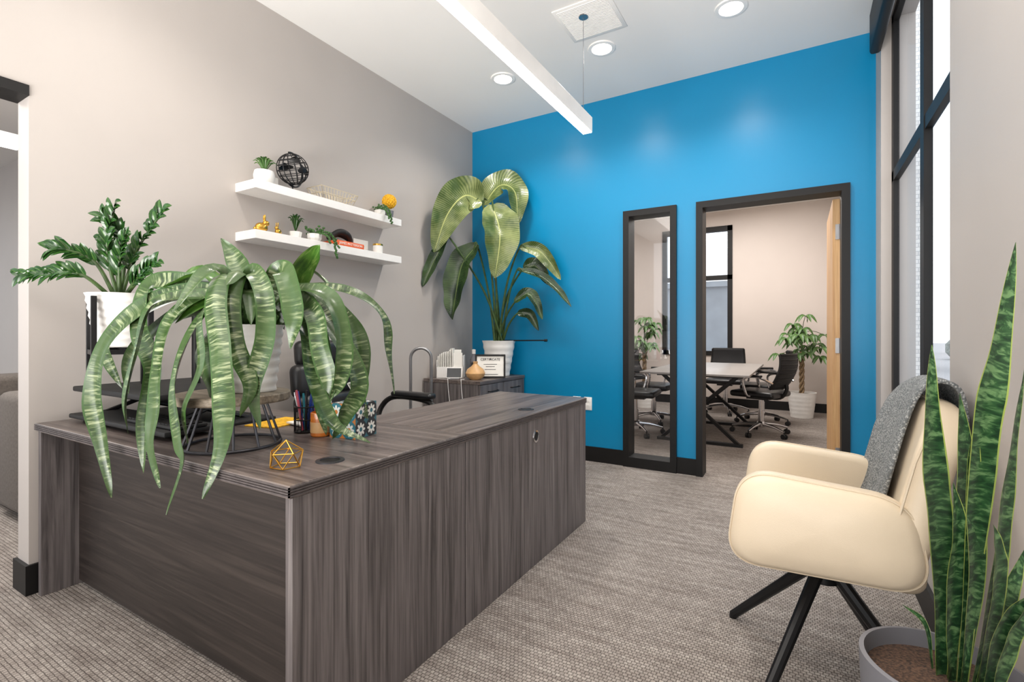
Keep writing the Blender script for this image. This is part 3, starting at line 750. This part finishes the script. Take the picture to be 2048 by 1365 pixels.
for i,(x,y,r) in enumerate(((-1.95,1.33,10),(-1.80,1.42,-8))):
    m=M(); m.box(-.08,.08,-.11,.11,0,.004+.002*i); o=m.done('paper_pad',['yellow' if i==0 else 'paper'],loc=(x,y,.7505+.005*i),rot=(0,0,math.radians(r)),smooth=0); tag(o,['yellow note pad lying on the desk','white paper sheets lying on the desk'][i],'paper')
# ================================================================ CABINET ITEMS
cf=T('framed_certificate','black framed certificate standing on the cabinet','picture frame',(-2.372,3.66,.743),RZ)
tl=Matrix.Rotation(math.radians(-8),4,'X')
m=M(); 
for b_ in ((-.135,-.12,0,.015,0,.21),(.12,.135,0,.015,0,.21),(-.12,.12,0,.015,0,.015),(-.12,.12,0,.015,.195,.21)): m.box(*b_,mat=tl)
m.box(-.13,.13,.015,.02,.005,.205,mat=tl); m.tube([(0,.03,.17),(0,.09,.004)],.004,6); m.done('frame','black',cf,smooth=0)
m=M(); m.box(-.12,.12,.009,.014,.015,.195,mat=tl); m.done('certificate_sheet','paper',cf,smooth=0)
m=M()
for z,w in ((.12,.06),(.10,.04),(.075,.05),(.03,.07)): m.box(-w,w,.0072,.0088,z,z+.004,mat=tl)
m.done('printed_lines','print',cf,smooth=0)
text('CERTIFICATE',.03,'print',cf,(0,.028,.163),(math.radians(82),0,0))
gv=T('gourd_vase','small tan wooden gourd-shaped vase','vase',(-2.42,3.50,.7405))
m=M(); m.lathe([(0,0),(.045,0),(.075,.025),(.085,.055),(.07,.09),(.035,.115),(.018,.135),(.022,.155),(.016,.155),(0,.13)],n=32); m.done('body','tan',gv)
fh=T('file_holder','white desktop file holder stuffed with papers','file holder',(-2.73,3.56,.7405),RZ)
m=M(); m.box(-.12,.12,-.08,.08,0,.006)
m.box(-.12,-.115,-.08,.08,0,.16); m.box(.115,.12,-.08,.08,0,.20); m.box(-.12,.12,-.08,-.075,0,.10); m.done('holder','white',fh,smooth=0)
m=M()
for i in range(9):
    h=.19+.02*random.random()+.008*i; x=-.11+i*.016
    m.box(x,x+.008,-.07,.07,.006,h)
m.box(.03,.11,-.074,-.070,.006,.225); m.box(-.02,.09,.03,.034,.006,.25); m.done('papers','paper',fh,smooth=0)
pt=T('phone_on_stand','white-rimmed phone propped on a charging stand','phone',(-2.60,3.43,.7405),RZ)
tm=Matrix.Translation((0,0,.01))@Matrix.Rotation(math.radians(-20),4,'X')
m=M(); m.box(-.07,.07,0,.01,.0,.095,bev=.004,mat=tm); m.done('case','white',pt)
m=M(); m.box(-.062,.062,-.0015,.0005,.006,.088,mat=tm); m.done('screen','screen',pt,smooth=0)
m=M(); m.box(-.05,.05,-.02,.045,0,.01,bev=.003); m.done('base','gray_m',pt)
cb=T('charging_cable','white charging cables hanging over the cabinet edge','cable',(-2.5,3.358,.741))
m=M()
for x in (-.12,.02): m.tube(cat([(x,.06,.004),(x+.01,.01,.006),(x+.02,-.012,.0),(x+.03,-.012,-.12),(x+.06,-.012,-.3)],6),.0025,6)
m.done('cord','white',cb)
sb=T('spray_bottle','pale plastic bottle with a white cap','bottle',(-2.66,3.82,.7405))
m=M(); m.lathe([(0,0),(.035,0),(.038,.01),(.038,.15),(.015,.19),(.015,.21),(0,.21)],n=24); m.done('bottle_body','graypot',sb)
m=M(); m.lathe([(.018,.205),(.018,.245),(0,.25)],n=20); m.done('cap','white',sb)
bt=T('small_speaker','small black desktop speaker','speaker',(-2.53,3.64,.7405),RZ)
m=M(); m.box(-.025,.025,-.025,.025,0,.14,bev=.01); m.done('body','black',bt)
ar=T('metal_arch_stand','brushed metal arch-shaped floor stand','stand',(-2.60,3.0,0),RZ)
m=M(); a0=[(-.082,0,.02),(-.082,0,.5),(-.082,0,.94)]+[(-.082*math.cos(a),0,.94+.082*math.sin(a)) for a in [math.pi*i/14 for i in range(1,14)]]+[(.082,0,.94),(.082,0,.5),(.082,0,.02)]
m.tube(a0,.012,10); m.done('arch_tube','gray_m',ar)
m=M(); m.box(-.13,.13,-.11,.11,0,.02,bev=.006); m.done('base_plate','gray_m',ar)
# ================================================================ OFFICE CHAIRS
def starbase(e,r=.30,metal='chrome'):
    m=M()
    for k in range(5):
        a=2*math.pi*k/5+.3; c_,s_=math.cos(a),math.sin(a)
        m.tube(cat([(0.03*c_,.03*s_,.12),(r*.6*c_,r*.6*s_,.105),(r*c_,r*s_,.075)],5),[.02-.008*i/10 for i in range(11)],8)
    m.lathe([(0,.09),(.04,.09),(.045,.13),(.03,.15),(0,.15)],n=20); m.done('star_base',metal,e)
    for k in range(5):
        a=2*math.pi*k/5+.3; c_,s_=math.cos(a),math.sin(a); p=V((r*c_,r*s_,.028)); q=V((-s_,c_,0))
        m=M(); m.cyl(p-q*.024,p-q*.006,.027,n=16); m.cyl(p+q*.006,p+q*.024,.027,n=16); m.cyl(p,p+V((0,0,.05)),.007,n=8); m.cyl(p-q*.01,p+q*.01,.008,n=8); m.done('caster','blackrub',e)
    m=M(); m.cyl((0,0,.12),(0,0,.42),.024,n=16); m.cyl((0,0,.12),(0,0,.27),.032,n=16); m.done('gas_column',metal,e)
def conf_chair(loc,rz,label):
    e=T('office_chair',label,'chair',loc,rz,'black mesh chairs around the conference table')
    m=M(); m.box(-.23,.25,-.24,.24,.43,.50,bev=.03,seg=3); m.box(-.12,.12,-.1,.1,.40,.435); m.done('seat','leather',e)
    m=M()
    def bk_(u,v_):
        y=(u-.5)*.46*(1-.12*abs(v_-.4)); z=.54+v_*.37
        return (-.23-.10*v_-.05*math.sin(v_*3.1)+1.0*y*y,y,z)
    m.grid(bk_,10,16); m.done('backrest','meshb',e,solid=.012,smooth=60)
    m=M()
    for j in range(8):
        m.tube([V(bk_(u,j/7))+V((-.006,0,0)) for u in [i/10 for i in range(11)]],.007 if j not in(0,7) else .012,6)
    for u in (0,1): m.tube([bk_(u,j/12) for j in range(13)],.012,8)
    m.tube(cat([(-.02,0,.42),(-.2,0,.43),(-.27,0,.52),(-.26,0,.62)],5),.02,8); m.done('back_frame','black',e)
    for s in (-1,1):
        m=M(); m.tube(cat([(.02,s*.24,.45),(.03,s*.30,.48),(.06,s*.31,.62),(.0,s*.31,.665),(-.12,s*.30,.66),(-.24,s*.27,.60)],5),.013,8); m.done('arm_support','chrome',e)
        m=M(); m.box(-.14,.14,s*.31-.03,s*.31+.03,.665,.69,bev=.01); m.done('armrest','leather',e)
    starbase(e); return e
ch=conf_chair((-.38,6.2,0),160,'black mesh office chair with chrome star base at the table side')
dup(ch,(-.42,7.0,0),184)
dup(ch,(-.92,7.6,0),-90,label='black mesh office chair at the head of the table')
dup(ch,(-1.62,5.55,0),4); dup(ch,(-1.62,6.35,0),-5)
tbm=T('conference_table','gray-topped conference table with black angled legs','table',(-.91,6.0,0))
m=M(); m.box(-.51,.51,-1.0,1.0,.728,.75,bev=.005); m.done('table_top','ltable',tbm)
for y in (-.62,.62):
    m=M(); 
    m.tube([(-.38,y,.02),(.36,y,.70)],.022,4); m.tube([(.38,y,.02),(-.36,y,.70)],.022,4)
    m.box(-.42,.42,y-.03,y+.03,0,.03); m.box(-.42,.42,y-.03,y+.03,.69,.728); m.done('leg_frame','black',tbm,smooth=0)
def money_tree(loc,rz,s,label,seed):
    random.seed(seed)
    e=T('money_tree',label,'plant',loc,rz)
    pot_ribbed(e,.34,.175,.135,6,amp=.001)
    m=M()
    for k in range(3): m.tube([(.020*math.cos(i*.55+k*2.09),.020*math.sin(i*.55+k*2.09),.29+i*.022) for i in range(28)],.015,8)
    m.done('trunk','bark',e)
    m=M(); ms=M(); zt=.29+.42
    for k in range(24):
        a=k*2.4; el=random.uniform(-.15,1.3); L=random.uniform(.13,.30); p0=V((0,0,zt+random.uniform(.0,.5)))
        ce=p0+V((math.cos(a)*math.cos(el)*L,math.sin(a)*math.cos(el)*L,math.sin(el)*L*1.0))
        ms.tube(cat([p0,p0.lerp(ce,.5)+V((0,0,.04)),ce],4),.004,5)
        for j in range(5):
            b_=j*1.257+random.random()*.4; ll=random.uniform(.10,.155); d_=V((math.cos(b_),math.sin(b_),-.25))
            m.ribbon([ce,ce+d_*ll*.5+V((0,0,.015)),ce+d_*ll+V((0,0,-.06))],.052,(0,-.8,1),.15,0,'leaf',0,3)
    ms.tube([(0,0,zt-.05),(0,0,zt+.52)],.010,8)
    m.done('foliage','money',e,smooth=180,norm=False); ms.done('branches','stem',e)
money_tree((.02,7.75,0),0,1.0,'leafy money tree with braided trunk in a white pot',3)
money_tree((-2.08,7.6,0),40,1.0,'leafy green potted tree near the conference room window',11)
random.seed(5)
ec=T('executive_chair','black leather executive chair with padded arms behind the desk','chair',(-2.30,2.16,0),0)
m=M(); m.box(-.25,.25,-.26,.26,.42,.54,bev=.05,seg=4); m.done('seat','leather',ec)
m=M()
for z0,z1,th in ((.52,.76,.11),(.74,.95,.10),(.93,1.10,.09)):
    tm=Matrix.Translation((-.27-.10*(z0-.5),0,0))@Matrix.Rotation(math.radians(-6),4,'Y')
    w=.25 if z0<.9 else .20
    m.box(-th/2,th/2,-w,w,z0,z1,bev=.045,seg=4,mat=tm)
m.box(-.30,-.25,-.1,.1,.40,.56,bev=.01)
m.done('backrest','leather',ec)
for s in (-1,1):
    m=M(); m.tube(cat([(-.20,s*.27,.50),(-.22,s*.33,.62),(-.12,s*.35,.70),(.12,s*.35,.70),(.24,s*.34,.66),(.17,s*.32,.58),(.10,s*.28,.50)],6),.018,8); m.done('arm_loop','black',ec)
    m=M(); m.box(-.12,.23,s*.35-.038,s*.35+.038,.705,.745,bev=.018,seg=3); m.done('armrest','leather',ec)
starbase(ec,.32,'black')
# ================================================================ CREAM ARMCHAIR
ac=T('cream_armchair','cream leather armchair with rounded arms and black splayed legs','chair',(.07,1.98,0),0)
def rpoly(pts,r=.05,n=5):
    out=[]; K=len(pts)
    for i in range(K):
        p=V(pts[i]); a=(V(pts[i-1])-p); b=(V(pts[(i+1)%K])-p); ra=min(r,a.length*.45,b.length*.45)
        s_=p+a.normalized()*ra; e_=p+b.normalized()*ra
        for k in range(n+1):
            t=k/n; out.append(s_*(1-t)**2+p*2*t*(1-t)+e_*t*t)
    return out
def armshell(s):
    # softly bulging side shell with rounded outline: superellipse outline mapped to the arm quad
    m=M(); N=44; rings=[]
    c0=V((-.020,0,.560))
    corners=[(-.282,.410),(-.240,.712),(.205,.678),(.245,.425)]
    base=rpoly([(x,0,z) for x,z in corners],.105,10)
    levels=[(.86,.000),(.955,.004),(.992,.016),(1.0,.034),(.992,.052),(.955,.068),(.86,.080),(.55,.091),(.0,.096)]
    inner=[(.0,-.002)]
    prev=None
    y_in=s*.208
    allr=[]
    for k,(sc,off) in enumerate([(.0,.0)]+levels):
        if sc==0: allr.append([m.bm.verts.new(V((c0.x,y_in+s*off,c0.z)))])
        else: allr.append([m.bm.verts.new(V((c0.x+(p.x-c0.x)*sc,y_in+s*off,c0.z+(p.z-c0.z)*sc))) for p in base])
    for A_,B_ in zip(allr,allr[1:]):
        n_=max(len(A_),len(B_))
        for j in range(n_):
            k=(j+1)%n_
            if len(A_)==1: m.bm.faces.new((A_[0],B_[k],B_[j]))
            elif len(B_)==1: m.bm.faces.new((A_[j],A_[k],B_[0]))
            else: m.bm.faces.new((A_[j],A_[k],B_[k],B_[j]))
    arm=m.done('armrest','cream',ac,smooth=180)
    m=M(); m.tube([(c0.x+(p.x-c0.x)*.985,y_in+s*.060,c0.z+(p.z-c0.z)*.985) for p in base],.0034,6,closed=True); m.done('piping','piping',arm)
for s in (-1,1): armshell(s)
m=M(); m.box(-.25,.24,-.235,.235,.395,.50,bev=.045,seg=5); m.done('seat','cream',ac,smooth=60)
m=M()
def bfn(u,v_):
    q=2*u-1; w=.275*(1-.30*max(0,(v_-.72)/.28)**2.2-.10*max(0,(.15-v_)/.15)**2); y=q*w
    return (.19+.115*v_-.40*y*y, y, .435+.505*v_-.045*q*q*max(0,v_-.7)/.3)
m.grid(bfn,10,10); bkr=m.done('backrest','cream',ac,solid=.095,sub=2,smooth=180)
m=M()
edge=[bfn(1,j/20) for j in range(21)]; edge2=[bfn(0,j/20) for j in range(21)]; top_=[bfn(i/20,1) for i in range(21)]
m.tube([V(p)+V((-.041,-.004,0)) for p in edge2]+[V(p)+V((-.041,0,.004)) for p in top_[1:]]+[V(p)+V((-.041,.004,0)) for p in edge[::-1][1:]],.0038,6); m.done('piping','piping',bkr)
for a in (151,62,241,-29):
    q=math.radians(a); r=.345
    m=M(); m.tube([(.03*math.cos(q),.03*math.sin(q),.345),(r*math.cos(q),r*math.sin(q),.012)],[.021,.016],10); m.cyl((r*math.cos(q),r*math.sin(q),0),(r*math.cos(q),r*math.sin(q),.012),.014,n=10); m.done('leg','blackm',ac)
m=M(); m.cyl((0,0,.30),(0,0,.40),.045,n=20); m.done('swivel_hub','blackm',ac)
th=T('throw_blanket','gray knitted throw draped over the armchair back','blanket',(.07,1.98,0),0)
m=M(); pth=cat([(.05,0,.512),(.115,0,.53),(.15,0,.60),(.178,0,.72),(.208,0,.85),(.236,0,.94),(.265,0,.985),(.305,0,.995),(.342,0,.965),(.355,0,.87),(.345,0,.74)],5)
def thf(u,v_):
    i=min(len(pth)-1,int(round(v_*(len(pth)-1)))); p=pth[i]; y=-.06+u*.315+.008*math.sin(v_*7)
    zc=max(0,min(1,(p.z-.8)/.2))
    return (p.x-.38*y*y+.0015*math.sin(u*17+v_*5),y,p.z-.9*zc*max(0,y-.12)**1.5)
m.grid(thf,22,len(pth)-1); m.done('knit_cloth','throw',th,solid=.012,smooth=180)
# ================================================================ SNAKE PLANT
S=[([(12,20,-16),(14,30,242),(4,40,470),(12,50,713)],.068),([(26,-20,11),(24,-40,273),(50,-40,542),(103,-20,715),(158,0,944)],.062),
([(20,-50,31),(34,-80,238),(60,-80,452),(105,-70,671)],.050),([(32,-20,11),(29,-40,219),(24,-40,424),(29,-40,542)],.048),([(7,-80,41),(19,-110,148),(72,-130,234)],.046),
([(22,0,-3),(-1,-20,154),(-6,-40,300),(-26,-50,420)],.052),([(-2,-100,50),(23,-120,121),(59,-130,215)],.046),([(21,-60,27),(14,-100,197),(-1,-120,300),(-10,-120,360)],.046),([(12,40,5),(6,60,51),(-32,80,88)],.012),
([(30,10,0),(56,20,220),(72,30,430),(70,40,600)],.05),([(10,-60,20),(45,-80,150),(95,-80,290)],.042)]
sp=T('snake_plant','tall banded snake plant in a gray round pot','plant',(.2800,1.4396,0),RZ)
m=M(); m.lathe([(0,0),(.115,0),(.125,.01),(.15,.20),(.158,.375),(.158,.39),(.148,.392),(.144,.35),(0,.35)],n=56); m.done('pot','graypot',sp,smooth=60)
m=M(); m.lathe([(0,.362),(.08,.358),(.144,.352)],n=40); m.done('soil','soil',sp)
m=M()
for l,w in S:
    P=[p+V((0,0,.40)) for p in mm(l)]
    P[0].z=.35; P[0].x*=.6
    m.ribbon(P,w,(.15,-1,.1),.12,random.uniform(-.4,.4),'blade',0,10,wav=.02)
m.done('foliage','snake',sp,smooth=180,norm=False)
# ================================================================ LOUNGE (adjoining)
so=T('sofa','gray-brown upholstered sofa in the adjoining lounge','sofa',(-5.18,1.48,0))
m=M(); m.box(-1.0,1.0,-.42,.42,.06,.44,bev=.04); m.done('base','sofa',so)
m=M(); m.box(-1.0,.99,.2,.44,.4,.86,bev=.07,seg=3); m.done('backrest','sofa',so)
for s in (-1,1):
    m=M(); m.box(s*.98-.2,s*.98+.22,-.45,.44,.04,.77,bev=.05,seg=3); m.done('armrest','sofa',so)
cu=M(); cu.box(-.78,.78,-.40,.22,.43,.60,bev=.06,seg=3); cu.done('seat_cushion','sofa',so)
m=M(); m.ell((0,0,.0),(.25,.12,.16)); tag(m.done('cushion','sofa',loc=(-4.85,1.40,.765)),'plump gray-brown cushion resting on the sofa','cushion')
pl=T('linear_pendant_light','white linear pendant light in the adjoining lounge','pendant light',(-5.2,.25,2.56))
m=M(); m.box(-.04,.04,-1.1,1.1,.005,.10); m.done('housing','white',pl,smooth=0)
m=M(); m.box(-.036,.036,-1.09,1.09,-.001,.005); m.done('diffuser','glow',pl,smooth=0)
for yy in (-.9,.95):
    m=M(); m.cyl((0,yy,.1),(0,yy,.64),.002,n=6); m.done('suspension_cable','gray_m',pl)
# ================================================================ LIGHT
def area(name,loc,rot,sx,sy,e,c=(1,1,1),spread=180):
    l=bpy.data.lights.new(name,'AREA'); l.shape='RECTANGLE'; l.size=sx; l.size_y=sy; l.energy=e; l.color=c; l.spread=math.radians(spread)
    o=bpy.data.objects.new(name,l); COL.objects.link(o); o.location=loc; o.rotation_euler=rot; return o
area('added_overhead_fill',(-1.0,-.9,3.15),(0,0,0),2.4,1.4,25,(1,.95,.89))  # main fill added overhead behind the camera, not a known fixture
area('added_ceiling_fill',(-1.1,-2.2,.5),(math.radians(138),0,0),3.0,1.6,150,(1,.97,.93),110)  # unseen fill added behind the camera, aimed up to brighten the ceiling
area('added_conference_fill',(-.9,6.2,3.0),(0,0,0),1.6,2.4,95,(1,.95,.90))  # hidden fill added to brighten the conference room
area('added_lounge_fill',(-5,.6,3.1),(0,0,0),2,1.0,80,(1,.96,.92))  # extra fill added for the lounge, separate from its pendant
w=bpy.data.worlds.new('World'); scene.world=w; w.use_nodes=True
bg=w.node_tree.nodes['Background']; bg.inputs['Color'].default_value=(.95,.97,1,1); bg.inputs['Strength'].default_value=1.5
# ================================================================ CAMERA
cd_=bpy.data.cameras.new('Camera'); cam=bpy.data.objects.new('Camera',cd_); COL.objects.link(cam)
cam.location=(0,0,1.14); cam.rotation_euler=(math.pi/2,0,math.radians(30.4))
cd_.sensor_width=36; cd_.lens=36*982/2048; cd_.shift_y=-(682.5-667)/2048; cd_.clip_start=.02
scene.camera=cam
scene.view_settings.view_transform='Standard'; scene.view_settings.exposure=.25
